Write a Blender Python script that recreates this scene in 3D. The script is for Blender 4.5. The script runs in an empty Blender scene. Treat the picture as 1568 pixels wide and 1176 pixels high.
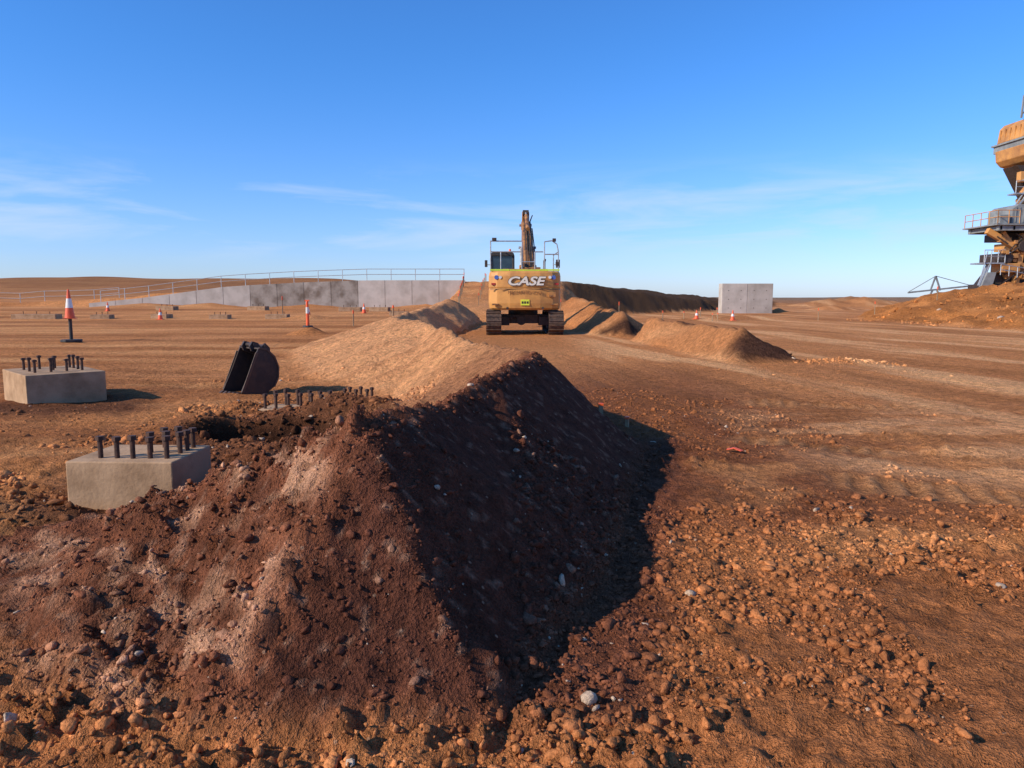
import bpy, math, random
import numpy as np
import bmesh
from mathutils import Vector, Matrix
random.seed(7); rng=np.random.default_rng(7)
scene=bpy.context.scene
COL=scene.collection
# ---------------------------------------------------------------- noise
def _h(xi,yi,seed):
    n=(xi.astype(np.int64)*374761393+yi.astype(np.int64)*668265263+seed*144269501)&0xffffffff
    n=((n^(n>>13))*1274126177)&0xffffffff
    n=n^(n>>16)
    return (n&0xffffff)/float(0xffffff)
def vn(x,y,seed=0):
    xf=np.floor(x);yf=np.floor(y);fx=x-xf;fy=y-yf
    fx=fx*fx*(3-2*fx);fy=fy*fy*(3-2*fy)
    a=_h(xf,yf,seed);b=_h(xf+1,yf,seed);c=_h(xf,yf+1,seed);d=_h(xf+1,yf+1,seed)
    return (a*(1-fx)+b*fx)*(1-fy)+(c*(1-fx)+d*fx)*fy
def fbm(x,y,seed=0,o=4,g=.5):
    s=0;a=1;t=0
    for i in range(o):
        ca,sa=math.cos(i*.9),math.sin(i*.9)
        s=s+a*(vn((x*ca-y*sa)*2**i,(x*sa+y*ca)*2**i,seed+i*17)-.5);t+=a;a*=g
    return s/t*2
def sm(a,b,x):
    t=np.clip((x-a)/(b-a),0,1);return t*t*(3-2*t)
# ---------------------------------------------------------------- terrain TINs
A=(-.67,3.4,.95);B=(.30,7.47,.95);N=(-.05,2.42,0);F2=(.60,4.2,0);F3=(1.33,7.15,0)
G1=(-1.12,2.35,0);G2=(-2.0,2.6,0);G3=(-3.4,3.2,0)
S1=(-1.71,3.9,.50);S2=(-2.25,4.05,.30);S3=(-2.9,3.95,.14)
L1=(-1.75,4.75,.0);L2=(-1.15,6.0,.1);L3=(-1.3,7.8,.05);S4=(-3.1,4.4,0);A2=(-.16,5.5,.93);A3=(-.42,4.5,.87)
bund1=[(A,N,F2),(A3,A,F2),(A2,A3,F2),(A2,F2,F3),(A2,F3,B),(A,G1,N),(A,S1,G1),(S1,G2,G1),(S1,S2,G2),(S2,S3,G2),(S3,G3,G2),
 (A,L1,S1),(A,L2,L1),(A,A3,L2),(A3,A2,L2),(A2,B,L2),(B,L3,L2),(S1,S2,L1),(S2,S3,S4),(S2,S4,L1)]
C=(-3.83,24,.9);D=(-3.3,42,1.35);M=(-1.75,15.6,.98);MB=(-.65,11.2,.86)
P1=(-1.75,10.6,0);P2=(-3.9,13.9,0);P3=(-6.2,20.5,0);P4=(-6.2,30,0.05);P5=(-5.6,42,.4);Q1=(1.1,9.0,0);Q2=(-.7,16,0);Q3=(-2.5,24,0);Q4=(-1.7,42,.3)
bund2=[(B,F3,Q1),(B,Q1,MB),(MB,Q1,Q2),(MB,Q2,M),(M,Q2,Q3),(M,Q3,C),(C,Q3,Q4),(C,Q4,D),
 (B,MB,L3),(MB,P1,L3),(MB,M,P1),(M,P2,P1),(M,P3,P2),(M,C,P3),(C,P4,P3),(C,D,P4),(D,P5,P4)]
r0=(5.0,27.4,.82);r1=(5.55,18.0,.76);rf0=(4.3,26.3,0);rf1=(4.9,16.7,0);rf2=(6.75,17.0,0);rf3=(6.5,27,0);rf4=(5.3,27.9,0);rm=(5.3,22.5,.72)
bund3=[(r0,rm,rf0),(rm,rf1,rf0),(rm,r1,rf1),(r1,rf2,rf1),(r1,rf3,rf2),(rm,rf3,r1),(r0,rf3,rm),(r0,rf4,rf3),(r0,rf0,rf4)]
s0=(4.45,29.3,.86);s1=(3.9,50,1.5);sf0=(3.1,28.8,0);sf1=(2.4,50,.4);sf2=(4.55,28.0,0);sf3=(5.8,30.5,0);sf4=(5.9,52,.1)
bund4=[(s0,s1,sf1),(s0,sf1,sf0),(s0,sf0,sf2),(s0,sf2,sf3),(s0,sf3,s1),(s1,sf3,sf4)]
W0=(-38,68.9,1.25);W1=(-25,68.9,2.35);W2=(-13,68.9,2.78);W3=(-4.3,68.9,2.85);K0=(-3.6,44,.45);K1=(3.2,44,.45)
E1=(4.2,64,2.75);E2=(27,100,1.3);E3=(50,140,0);J0=(4.6,50,.2);J1=(7.5,62,0);J2=(31,94,0);X0=(-60,76,.6);X1=(-45,120,1);X2=(-4,115,2.6);X3=(22,125,1.2);KL=(-5.6,67.5,.7);KL0=(-4.6,46,.45)
emb=[(W0,W1,X1),(W1,W2,X1),(W2,X2,X1),(W2,W3,X2),(W0,X1,X0),(W3,K0,K1),(W3,K1,E1),(W3,E1,X2),(E1,E2,X3),(E1,X3,X2),(E2,E3,X3),
 (K1,J0,E1),(E1,J0,J1),(E1,J1,J2),(E1,J2,E2),(E2,J2,E3),(W3,KL,KL0),(W3,KL0,K0)]
M0=(23.2,50,.1);M1=(27.7,50,1.45);M2=(34,50,2.5);M3=(60,55,4.2);f1=(23.2,42,0);f2=(21.8,32.5,0);f3=(45,26,0);f4=(75,30,0);b1=(26,57,0);b2=(34,62,1.6);b3=(80,75,3);mm=(29,42,1.25);mn=(36,37,1.6)
mound=[(M0,M1,f1),(M1,mm,f1),(M1,M2,mm),(mm,f2,f1),(mm,mn,f2),(M2,mn,mm),(mn,f3,f2),(M2,M3,mn),(M3,f3,mn),(M3,f4,f3),(M0,b1,M1),(M1,b1,b2),(M1,b2,M2),(M2,b2,b3),(M2,b3,M3)]
TRIS=bund1+bund2+bund3+bund4+emb+mound
def tin(x,y,base):
    z=base.copy()
    for (a,b,c) in TRIS:
        x0=min(a[0],b[0],c[0]);x1=max(a[0],b[0],c[0]);y0=min(a[1],b[1],c[1]);y1=max(a[1],b[1],c[1])
        i=np.nonzero((x>=x0)&(x<=x1)&(y>=y0)&(y<=y1))[0]
        if len(i)==0: continue
        px=x[i];py=y[i]
        den=(b[1]-c[1])*(a[0]-c[0])+(c[0]-b[0])*(a[1]-c[1])
        if abs(den)<1e-9: continue
        u=((b[1]-c[1])*(px-c[0])+(c[0]-b[0])*(py-c[1]))/den
        v=((c[1]-a[1])*(px-c[0])+(a[0]-c[0])*(py-c[1]))/den
        w=1-u-v
        ok=(u>=-1e-6)&(v>=-1e-6)&(w>=-1e-6)
        j=i[ok]
        zz=u[ok]*a[2]+v[ok]*b[2]+w[ok]*c[2]
        z[j]=np.maximum(z[j],zz)
    return z
def cone(x,y,cx,cy,r,h):
    return h*np.clip(1-np.hypot(x-cx,y-cy)/r,0,1)
PILES=[(-1.80,5.75,.5,.26),(-1.6,5.2,.45,.22),(-2.6,7.0,.6,.12),(-1.9,6.6,.6,.24),(-2.2,6.2,.4,.12),(-3.3,7.6,.5,.16),(-3.5,4.9,.6,.14),(-2.95,4.85,.4,.12),(-1.35,8.2,.6,.34),(-1.7,9.1,.6,.30),(-4.2,6.6,.7,.08),(-3.6,8.6,.6,.18),(-3.5,9.6,.5,.18),(-2.75,9.1,.7,.14),(-2.2,9.3,.5,.22),(-3.1,10.2,.5,.12),
 (-8.3,30.6,.9,.36),(50,120,6,1.3),(56,118,7,1.7),(47,95,3,.6),(62,125,6,1.0),(38,90,3.2,.55),(25.5,72,1.4,.5),(13,50,2,.25),(16,52,3,.3),(-12.5,46,1.5,.3),(68,150,10,2.0),(42,130,9,1.0),(7.6,17.3,.6,.10),(8.2,17.2,.5,.07),(-27,66.4,3.5,.4),(-32,66,5,.4),(-18,66.5,3,.3),(-8,67,3,.3)]
PITS=[(-2.6,8.1,.95,.62,.55),(-1.9,7.45,.5,.5,.28)]
TRACKS=[(2.45,6.0,5.4,4.85,.27),(2.2,7.95,3.9,7.2,.22),(4.8,6.9,7.4,6.2,.26),(3.2,10.8,6.5,9.8,.26),(-7,13.5,-2.8,11.8,.3),(-9.5,8.6,-4.6,7.4,.28)]
def trackmask(x,y):
    M_=np.zeros_like(x);S=np.zeros_like(x)
    for (ax,ay,bx,by,w) in TRACKS:
        L=math.hypot(bx-ax,by-ay);ux,uy=(bx-ax)/L,(by-ay)/L
        s=(x-ax)*ux+(y-ay)*uy;p=-(x-ax)*uy+(y-ay)*ux
        m=sm(w+.05,w,np.abs(p))*sm(0,.3,s)*sm(L,L-.3,s)*sm(-.5,-.05,fbm(x*1.7,y*1.7,13,3))
        k=m>M_;M_=np.where(k,m,M_);S=np.where(k,s,S)
    return M_,S
def base_z(x,y):
    z=.6*sm(34,66,y)*sm(6,-4,x)
    ridge=np.exp(-((y-165)/38.)**2)*sm(8,-25,x)
    z=z+ridge*(4.2+1.6*fbm(x*.03,y*.03,5,3))
    z=z+np.exp(-((y-260)/60.)**2)*sm(30,-60,x)*4.5
    z=z-2*sm(110,320,y)*sm(-10,40,x)
    z=z+sm(350,900,y)*4.5*(fbm(x*.004,y*.004,9,3)+.2)
    return z
def warp(x,y):
    d=np.clip(np.hypot(x,y)/12.,.25,3.2)
    wx=fbm(x*1.5/d**.6,y*1.5/d**.6,31,4)*.12*d**.7
    wy=fbm(x*1.5/d**.6,y*1.5/d**.6,57,4)*.12*d**.7
    return x+wx,y+wy
def lumps(x,y,f,seed):
    xf=np.floor(x*f);yf=np.floor(y*f);best=np.zeros_like(x)
    for i in(-1,0,1):
        for j in(-1,0,1):
            cx=xf+i;cy=yf+j
            px=(cx+_h(cx,cy,seed));py=(cy+_h(cx,cy,seed+1));r=_h(cx,cy,seed+2)
            r=.12+.55*r**3
            d=np.hypot(x*f-px,y*f-py)/r
            best=np.maximum(best,np.sqrt(np.clip(1-d*d,0,1))*r)
    return best/f
def HZ(x,y,fine=True):
    x=np.asarray(x,float).ravel();y=np.asarray(y,float).ravel()
    b=base_z(x,y)
    wx,wy=warp(x,y)
    r=np.clip(.004*np.hypot(x,y),.022,.16)
    t=0
    for k in range(3):
        an=k*2.094+.4
        t=t+tin(wx+r*math.cos(an),wy+r*math.sin(an),b)
    z=t/3
    onb=np.clip((z-b)/.15,0,1)
    for (cx,cy,rr,h) in PILES:
        if rr>.75: z=np.maximum(z,b+cone(wx+.3*rr*fbm(x*2/rr,y*2/rr,77,2),wy,cx,cy,rr,h))
        else: z=z+cone(wx,wy,cx,cy,rr,h)*(1-.5*onb)
    for (cx,cy,rx_,ry_,h) in PITS:
        d=np.hypot((wx-cx)/rx_,(wy-cy)/ry_)
        z=z-h*sm(1.1,.75,d)*(1-onb)
    near=sm(40,8,y)
    q=fbm(x*3,y*3,3,4)
    z=z+q*.022*near*(1+.4*onb)
    tm,ts=trackmask(x,y);tm=tm*(1-onb)
    dark=onb*sm(-.1,.12,(x+.67)*.973-(y-3.4)*.232-.05)*sm(8,7,y)
    zone=.40+.8*sm(-.15,.35,fbm(x*.7,y*.7,44,3))
    zone=zone*(1-.75*dark)*sm(16,5,y)*sm(9,4,np.abs(x))*(1-.9*tm)*(1+.35*sm(5,3.5,y))
    msk=np.nonzero(zone>.02)[0]
    if len(msk):
        xm,ym=x[msk],y[msk]
        lf=lumps(xm,ym,9.,201)*.6+lumps(xm,ym,17.,211)*.8+lumps(xm,ym,30.,221)*.7+fbm(xm*22,ym*22,93,2)*.007
        z[msk]+=lf*zone[msk]
    rx=x*math.cos(.16)+y*math.sin(.16);ry=-x*math.sin(.16)+y*math.cos(.16)
    z=z+(1-onb)*fbm(rx*3.2,ry*.25,61,3)*.030*sm(45,6,y)
    z=z+(1-onb)*fbm(x*.3,y*2.2,62,3)*.045*sm(-1,-5,x)*sm(55,10,y)
    z=z+(1-onb)*fbm(x*.45,y*.45,66,3)*.05*sm(60,12,y)*sm(3,7,y)
    ff=onb*sm(4.4,3.6,y)*sm(.1,-.4,(x+.67)*.8+(y-3.4)*.6)
    dx=x*.8-y*.6;dy=x*.6+y*.8
    k1=fbm(dx*2.6,dy*7.5,71,4)
    z=z+ff*(k1*.042+fbm(dx*7,dy*14,72,3)*.028)
    z=z+onb*sm(8.5,11,y)*sm(45,36,y)*fbm((x*.96+y*.27)*.8,(y*.96-x*.27)*2.2,75,4)*.11
    z=z+tm*(np.clip(np.sin(ts*2*math.pi/.20),-.3,.6)*.038-.022)
    z=z+onb*sm(20,40,y)*fbm(x*.45,y*.45,81,4)*.24
    z=z+onb*sm(18,22,x)*fbm(x*1.3,y*1.3,83,4)*.34
    return z
# ---------------------------------------------------------------- ground sheet
NX,NY=1400,950
ax_=np.linspace(-math.asinh(2500/2.),math.asinh(2500/2.),NX);xs=2.*np.sinh(ax_)
ay_=np.linspace(-math.asinh(30/1.8),math.asinh(3000/1.8),NY);ys=2.9+1.8*np.sinh(ay_)
XX,YY=np.meshgrid(xs,ys);X=XX.ravel();Y=YY.ravel()
Z=HZ(X,Y)
me=bpy.data.meshes.new("ground")
me.vertices.add(NX*NY);me.vertices.foreach_set("co",np.stack([X,Y,Z],1).astype(np.float32).ravel())
idx=np.arange(NX*NY).reshape(NY,NX)
quads=np.stack([idx[:-1,:-1],idx[:-1,1:],idx[1:,1:],idx[1:,:-1]],-1).reshape(-1,4)
nf=len(quads)
me.loops.add(nf*4);me.loops.foreach_set("vertex_index",quads.ravel().astype(np.int32))
me.polygons.add(nf);me.polygons.foreach_set("loop_start",np.arange(0,nf*4,4,dtype=np.int32))
me.update(calc_edges=True);me.shade_smooth()
def LL(c):return np.array(c)[None,:]
def soil(x,y):
    n=len(x)
    b=base_z(x,y);wx,wy=warp(x,y);t=tin(wx,wy,b);onb=np.clip((t-b)/.12,0,1)
    c=np.ones((n,1))*LL((.56,.275,.12))
    def mix(m,col):
        nonlocal c
        m=np.clip(m,0,1)[:,None];c=c*(1-m)+LL(col)*m
    f=fbm(x*.18,y*.12,101,4)
    mix(sm(-.2,.5,f)*.55,(.74,.41,.20))
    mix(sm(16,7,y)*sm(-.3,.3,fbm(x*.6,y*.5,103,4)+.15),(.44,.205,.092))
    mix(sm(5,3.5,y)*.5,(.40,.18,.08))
    mix(sm(3.9,1.9,x-.06*y+.5*fbm(x*1.2,y*.8,141,3))*sm(-.5,.5,x)*sm(4.0,5.5,y)*sm(19,11,y)*.85,(.235,.10,.055))
    rx=x*math.cos(.16)+y*math.sin(.16);ry=-x*math.sin(.16)+y*math.cos(.16)
    s=fbm(rx*.9,ry*.10,107,4)
    mix(sm(.05,.38,s)*sm(1.5,3.2,x)*sm(3.6,6,y)*.8,(.84,.53,.29))
    mix(sm(.1,.5,-s)*sm(.8,2.5,x)*sm(5,9,y)*.55,(.32,.15,.065))
    mix(sm(.0,.45,fbm(x*1.1,y*1.1,143,4))*sm(1,2,x)*sm(2.5,4.5,y)*sm(9,7,y)*.55,(.72,.39,.18))
    mix(sm(.05,.4,fbm(x*.8,y*1.3,147,4))*sm(.8,2,x)*sm(10,6,y)*.6,(.25,.11,.055))
    mix(sm(2.2,3.4,x)*sm(5.5,6.5,y)*sm(11,8.5,y)*sm(-.15,.25,fbm(x*.5,y*1.4,149,4))*.6,(.86,.55,.32))
    tm,ts=trackmask(x,y)
    mix(tm*(1-onb)*.45,(.66,.40,.21))
    mix(tm*(1-onb)*sm(.2,-.4,np.sin(ts*2*math.pi/.20))*.5,(.30,.15,.075))
    s2=fbm(x*.1,y*1.0,109,4)
    mix(sm(.05,.4,s2)*sm(-1,-4,x)*.6,(.33,.15,.065))
    mix(sm(.12,.45,-s2)*sm(-1,-4,x)*.6,(.78,.46,.22))
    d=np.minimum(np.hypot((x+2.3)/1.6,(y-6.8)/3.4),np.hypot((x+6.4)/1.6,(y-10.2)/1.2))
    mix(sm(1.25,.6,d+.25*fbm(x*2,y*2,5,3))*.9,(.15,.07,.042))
    for (cx,cy,rx_,ry_,h) in PITS: mix(sm(1.25,.9,np.hypot((wx-cx)/rx_,(wy-cy)/ry_)),(.05,.027,.02))  # shade of the recess put into the colour inside the pits
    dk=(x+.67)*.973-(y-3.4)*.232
    mix(sm(1.55,1.2,dk+.1*fbm(x*3,y*3,151,3))*sm(.0,.3,dk)*sm(2.3,2.7,y)*sm(8.2,7.4,y)*.9,(.17,.075,.052))  # main bund's shadow along its foot, painted into the ground colour
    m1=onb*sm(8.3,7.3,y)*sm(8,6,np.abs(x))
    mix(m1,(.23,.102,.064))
    mix(m1*sm(-.05,.1,dk)*.95,(.12,.054,.040))  # right face painted darker: its shade is put into the colour
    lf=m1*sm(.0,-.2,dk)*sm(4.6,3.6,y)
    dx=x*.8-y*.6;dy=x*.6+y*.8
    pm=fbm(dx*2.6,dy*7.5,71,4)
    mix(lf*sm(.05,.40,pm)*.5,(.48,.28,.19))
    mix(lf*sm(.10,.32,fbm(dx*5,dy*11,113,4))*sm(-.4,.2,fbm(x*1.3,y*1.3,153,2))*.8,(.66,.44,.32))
    mix(lf*sm(.05,.4,-pm)*.6,(.14,.064,.042))
    mix(lf*sm(.1,.4,fbm(dx*9,dy*16,115,3))*.6,(.12,.055,.038))
    mix(m1*sm(.38,.55,fbm(x*26,y*26,117,2))*.4,(.46,.32,.25))
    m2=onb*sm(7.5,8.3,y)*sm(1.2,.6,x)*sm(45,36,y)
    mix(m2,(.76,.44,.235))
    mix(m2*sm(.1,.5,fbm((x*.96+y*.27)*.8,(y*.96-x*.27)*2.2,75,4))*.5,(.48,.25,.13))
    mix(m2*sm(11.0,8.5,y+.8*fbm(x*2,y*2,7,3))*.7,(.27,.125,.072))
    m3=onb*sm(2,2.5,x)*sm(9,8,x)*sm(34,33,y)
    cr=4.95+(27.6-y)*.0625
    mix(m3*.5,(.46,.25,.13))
    mix(m3*sm(-.02,.12,x-cr)*sm(27.9,27.5,y)*.92,(.085,.046,.034))  # shaded right side of this bund, painted in as darker colour
    mix(m3*sm(18.2,17.7,y)*sm(4.9,5.3,x)*.95,(.075,.042,.032))  # shade on the bund's near end, painted into the colour
    mix(m3*sm(29.3,28.9,y)*sm(27.6,27.9,y)*sm(3.0,3.5,x)*.95,(.06,.035,.028))  # notch between the two bunds: shade painted in as near-black colour
    mix(onb*sm(58,64,y)*sm(2,6,x)*sm(58,50,x-.2*y),(.10,.065,.04))  # far embankment darkened: shade of its right side put into the colour
    mix(onb*sm(19,21,x)*sm(70,60,y)*.8,(.56,.25,.08))
    mix(onb*sm(-.1,.3,fbm(x*.8,y*.8,121,4))*sm(19,21,x)*sm(70,60,y)*.7,(.30,.14,.055))
    mix(onb*sm(19,21,x)*sm(46,40,y)*sm(26,30,x)*.7,(.20,.125,.06))
    mix(sm(90,150,y)*.75,(.25,.14,.075))
    mix(sm(300,900,y),(.22,.18,.14))
    c=c*(1+.18*fbm(x*5,y*5,131,3))[:,None]
    c=c*LL((1.06,.85,.67))
    return np.clip(c,.01,.85)
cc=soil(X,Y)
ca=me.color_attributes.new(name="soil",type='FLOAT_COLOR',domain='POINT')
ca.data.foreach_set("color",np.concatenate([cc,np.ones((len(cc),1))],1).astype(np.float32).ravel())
# ---------------------------------------------------------------- materials
def newmat(name):
    m=bpy.data.materials.new(name);m.use_nodes=True
    nt=m.node_tree;bs=nt.nodes["Principled BSDF"];return m,nt,bs
def node(nt,t,**k):
    n=nt.nodes.new(t)
    for a,b in k.items(): setattr(n,a,b)
    return n
def soilmat(name,bumpd=.02,grit=.5):
    m,nt,bs=newmat(name);lk=nt.links.new
    at=node(nt,'ShaderNodeVertexColor',layer_name="soil")
    tc=node(nt,'ShaderNodeTexCoord')
    n1=node(nt,'ShaderNodeTexNoise');n1.inputs['Scale'].default_value=9;n1.inputs['Detail'].default_value=5;n1.inputs['Roughness'].default_value=.68
    n2=node(nt,'ShaderNodeTexNoise');n2.inputs['Scale'].default_value=75;n2.inputs['Detail'].default_value=3;n2.inputs['Roughness'].default_value=.7
    for q in(n1,n2): lk(tc.outputs['Object'],q.inputs['Vector'])
    r1=node(nt,'ShaderNodeMapRange');r1.inputs['From Min'].default_value=.3;r1.inputs['From Max'].default_value=.7;r1.inputs['To Min'].default_value=.60;r1.inputs['To Max'].default_value=1.36
    lk(n1.outputs['Fac'],r1.inputs['Value'])
    r2=node(nt,'ShaderNodeMapRange');r2.inputs['From Min'].default_value=.3;r2.inputs['From Max'].default_value=.72;r2.inputs['To Min'].default_value=.60;r2.inputs['To Max'].default_value=1.45
    lk(n2.outputs['Fac'],r2.inputs['Value'])
    mu=node(nt,'ShaderNodeMath',operation='MULTIPLY');lk(r1.outputs[0],mu.inputs[0]);lk(r2.outputs[0],mu.inputs[1])
    vm=node(nt,'ShaderNodeVectorMath',operation='SCALE');lk(at.outputs['Color'],vm.inputs[0]);lk(mu.outputs[0],vm.inputs['Scale'])
    out=vm.outputs[0]
    ad=node(nt,'ShaderNodeMath',operation='MULTIPLY_ADD');lk(n2.outputs['Fac'],ad.inputs[0]);ad.inputs[1].default_value=.45;lk(n1.outputs['Fac'],ad.inputs[2])
    h=ad.outputs[0]
    if grit:
        vo2=node(nt,'ShaderNodeTexVoronoi');vo2.inputs['Scale'].default_value=17;lk(tc.outputs['Object'],vo2.inputs['Vector'])
        sp=node(nt,'ShaderNodeMapRange');sp.inputs['From Min'].default_value=.16;sp.inputs['From Max'].default_value=.10
        lk(vo2.outputs['Distance'],sp.inputs['Value'])
        gate=node(nt,'ShaderNodeMath',operation='GREATER_THAN');gate.inputs[1].default_value=.78
        sx=node(nt,'ShaderNodeSeparateColor');lk(vo2.outputs['Color'],sx.inputs[0]);lk(sx.outputs[0],gate.inputs[0])
        g2=node(nt,'ShaderNodeMath',operation='MULTIPLY');lk(sp.outputs[0],g2.inputs[0]);lk(gate.outputs[0],g2.inputs[1])
        g3=node(nt,'ShaderNodeMath',operation='MULTIPLY');lk(g2.outputs[0],g3.inputs[0]);g3.inputs[1].default_value=grit
        mx=node(nt,'ShaderNodeMix',data_type='RGBA');lk(g3.outputs[0],mx.inputs[0]);lk(out,mx.inputs[6]);mx.inputs[7].default_value=(.60,.38,.24,1)
        out=mx.outputs[2]
        a2=node(nt,'ShaderNodeMath',operation='MULTIPLY_ADD');lk(vo2.outputs['Distance'],a2.inputs[0]);a2.inputs[1].default_value=-.3;lk(h,a2.inputs[2]);h=a2.outputs[0]
    lk(out,bs.inputs['Base Color'])
    bs.inputs['Roughness'].default_value=.95;bs.inputs['Specular IOR Level'].default_value=.05
    bp=node(nt,'ShaderNodeBump');bp.inputs['Strength'].default_value=1.0;bp.inputs['Distance'].default_value=bumpd
    lk(h,bp.inputs['Height']);lk(bp.outputs[0],bs.inputs['Normal'])
    return m
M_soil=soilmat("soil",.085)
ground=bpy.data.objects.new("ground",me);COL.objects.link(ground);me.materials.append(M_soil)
def mat(name,c1,c2=None,scale=6,rough=.6,metal=0,bump=.0,rnd=0,lo=.4,hi=.65,bscale=None):
    m,nt,bs=newmat(name);lk=nt.links.new
    c2=c2 or tuple(v*.7 for v in c1)
    tc=node(nt,'ShaderNodeTexCoord');n=node(nt,'ShaderNodeTexNoise');n.inputs['Scale'].default_value=scale;n.inputs['Detail'].default_value=6;n.inputs['Roughness'].default_value=.6
    lk(tc.outputs['Object'],n.inputs['Vector'])
    r=node(nt,'ShaderNodeMapRange');r.inputs['From Min'].default_value=lo;r.inputs['From Max'].default_value=hi;lk(n.outputs['Fac'],r.inputs['Value'])
    mx=node(nt,'ShaderNodeMix',data_type='RGBA');lk(r.outputs[0],mx.inputs[0]);mx.inputs[6].default_value=(*c1,1);mx.inputs[7].default_value=(*c2,1)
    out=mx.outputs[2]
    if rnd:
        oi=node(nt,'ShaderNodeObjectInfo');rr=node(nt,'ShaderNodeMapRange');lk(oi.outputs['Random'],rr.inputs['Value']);rr.inputs['To Min'].default_value=1-rnd;rr.inputs['To Max'].default_value=1+rnd
        vm=node(nt,'ShaderNodeVectorMath',operation='SCALE');lk(out,vm.inputs[0]);lk(rr.outputs[0],vm.inputs['Scale']);out=vm.outputs[0]
    lk(out,bs.inputs['Base Color'])
    bs.inputs['Roughness'].default_value=rough;bs.inputs['Metallic'].default_value=metal
    if rough>.8: bs.inputs['Specular IOR Level'].default_value=.15
    if bump:
        nb=node(nt,'ShaderNodeTexNoise');nb.inputs['Scale'].default_value=bscale or scale*5;nb.inputs['Detail'].default_value=5;lk(tc.outputs['Object'],nb.inputs['Vector'])
        bp=node(nt,'ShaderNodeBump');bp.inputs['Strength'].default_value=.6;bp.inputs['Distance'].default_value=bump;lk(nb.outputs['Fac'],bp.inputs['Height']);lk(bp.outputs[0],bs.inputs['Normal'])
    return m
M_conc=mat("concrete",(.48,.30,.17),(.31,.185,.10),3.5,.9,bump=.006,bscale=40)
M_wall=mat("wall_concrete",(.50,.44,.38),(.38,.33,.28),.9,.9,rnd=.10,bump=.01)
M_walld=mat("stained_concrete",(.36,.31,.26),(.17,.13,.10),.9,.9,rnd=.1,bump=.01,lo=.42,hi=.66)
M_rust=mat("rusty_steel",(.11,.05,.03),(.05,.028,.02),30,.8,metal=.2,bump=.002)
M_yel=mat("yellow_paint",(.66,.30,.07),(.48,.21,.055),2.0,.6)
M_yeld=mat("dusty_yellow",(.50,.23,.06),(.26,.12,.05),3,.7)
M_boom=mat("weathered_boom_paint",(.44,.19,.05),(.10,.045,.025),4,.6)
M_dark=mat("dark_steel",(.045,.034,.028),(.09,.055,.04),8,.6,metal=.3)
M_track=mat("track_steel",(.16,.09,.055),(.05,.032,.025),9,.7,metal=.3,bump=.004)
M_black=mat("black_rubber",(.02,.02,.02),(.05,.04,.035),6,.7)
M_glass=mat("cab_glass",(.02,.04,.06),(.04,.07,.09),2,.08)
M_rail=mat("galvanised_rail",(.45,.46,.46),(.3,.3,.3),8,.5,metal=.5)
M_white=mat("white_paint",(.75,.74,.70),(.6,.57,.5),8,.5)
M_orange=mat("orange_plastic",(.85,.12,.025),(.70,.10,.03),5,.5)
M_hiv=mat("hivis_tape",(.55,.75,.05),(.45,.6,.05),6,.5)
M_plate=mat("plate_yellow",(.75,.8,.05),(.65,.7,.05),6,.5)
M_grey=mat("grey_cladding",(.26,.27,.26),(.17,.17,.16),1.5,.6)
M_blue=mat("blue_sticker",(.08,.15,.45),(.06,.1,.3),6,.4)
M_red=mat("red_lens",(.5,.03,.02),(.4,.03,.02),6,.3)
M_letter=mat("letter_white",(.78,.70,.58),(.7,.62,.5),6,.5)
M_bucket=mat("bucket_steel",(.03,.022,.02),(.07,.04,.028),5,.6,metal=.2,bump=.004)
M_bucketedge=mat("worn_edge_steel",(.12,.07,.045),(.06,.04,.03),7,.6,metal=.3)
M_wood=mat("timber",(.35,.24,.13),(.22,.14,.08),12,.8)
M_ore=mat("machine_orange",(.62,.29,.08),(.36,.16,.055),1.0,.65)
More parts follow.
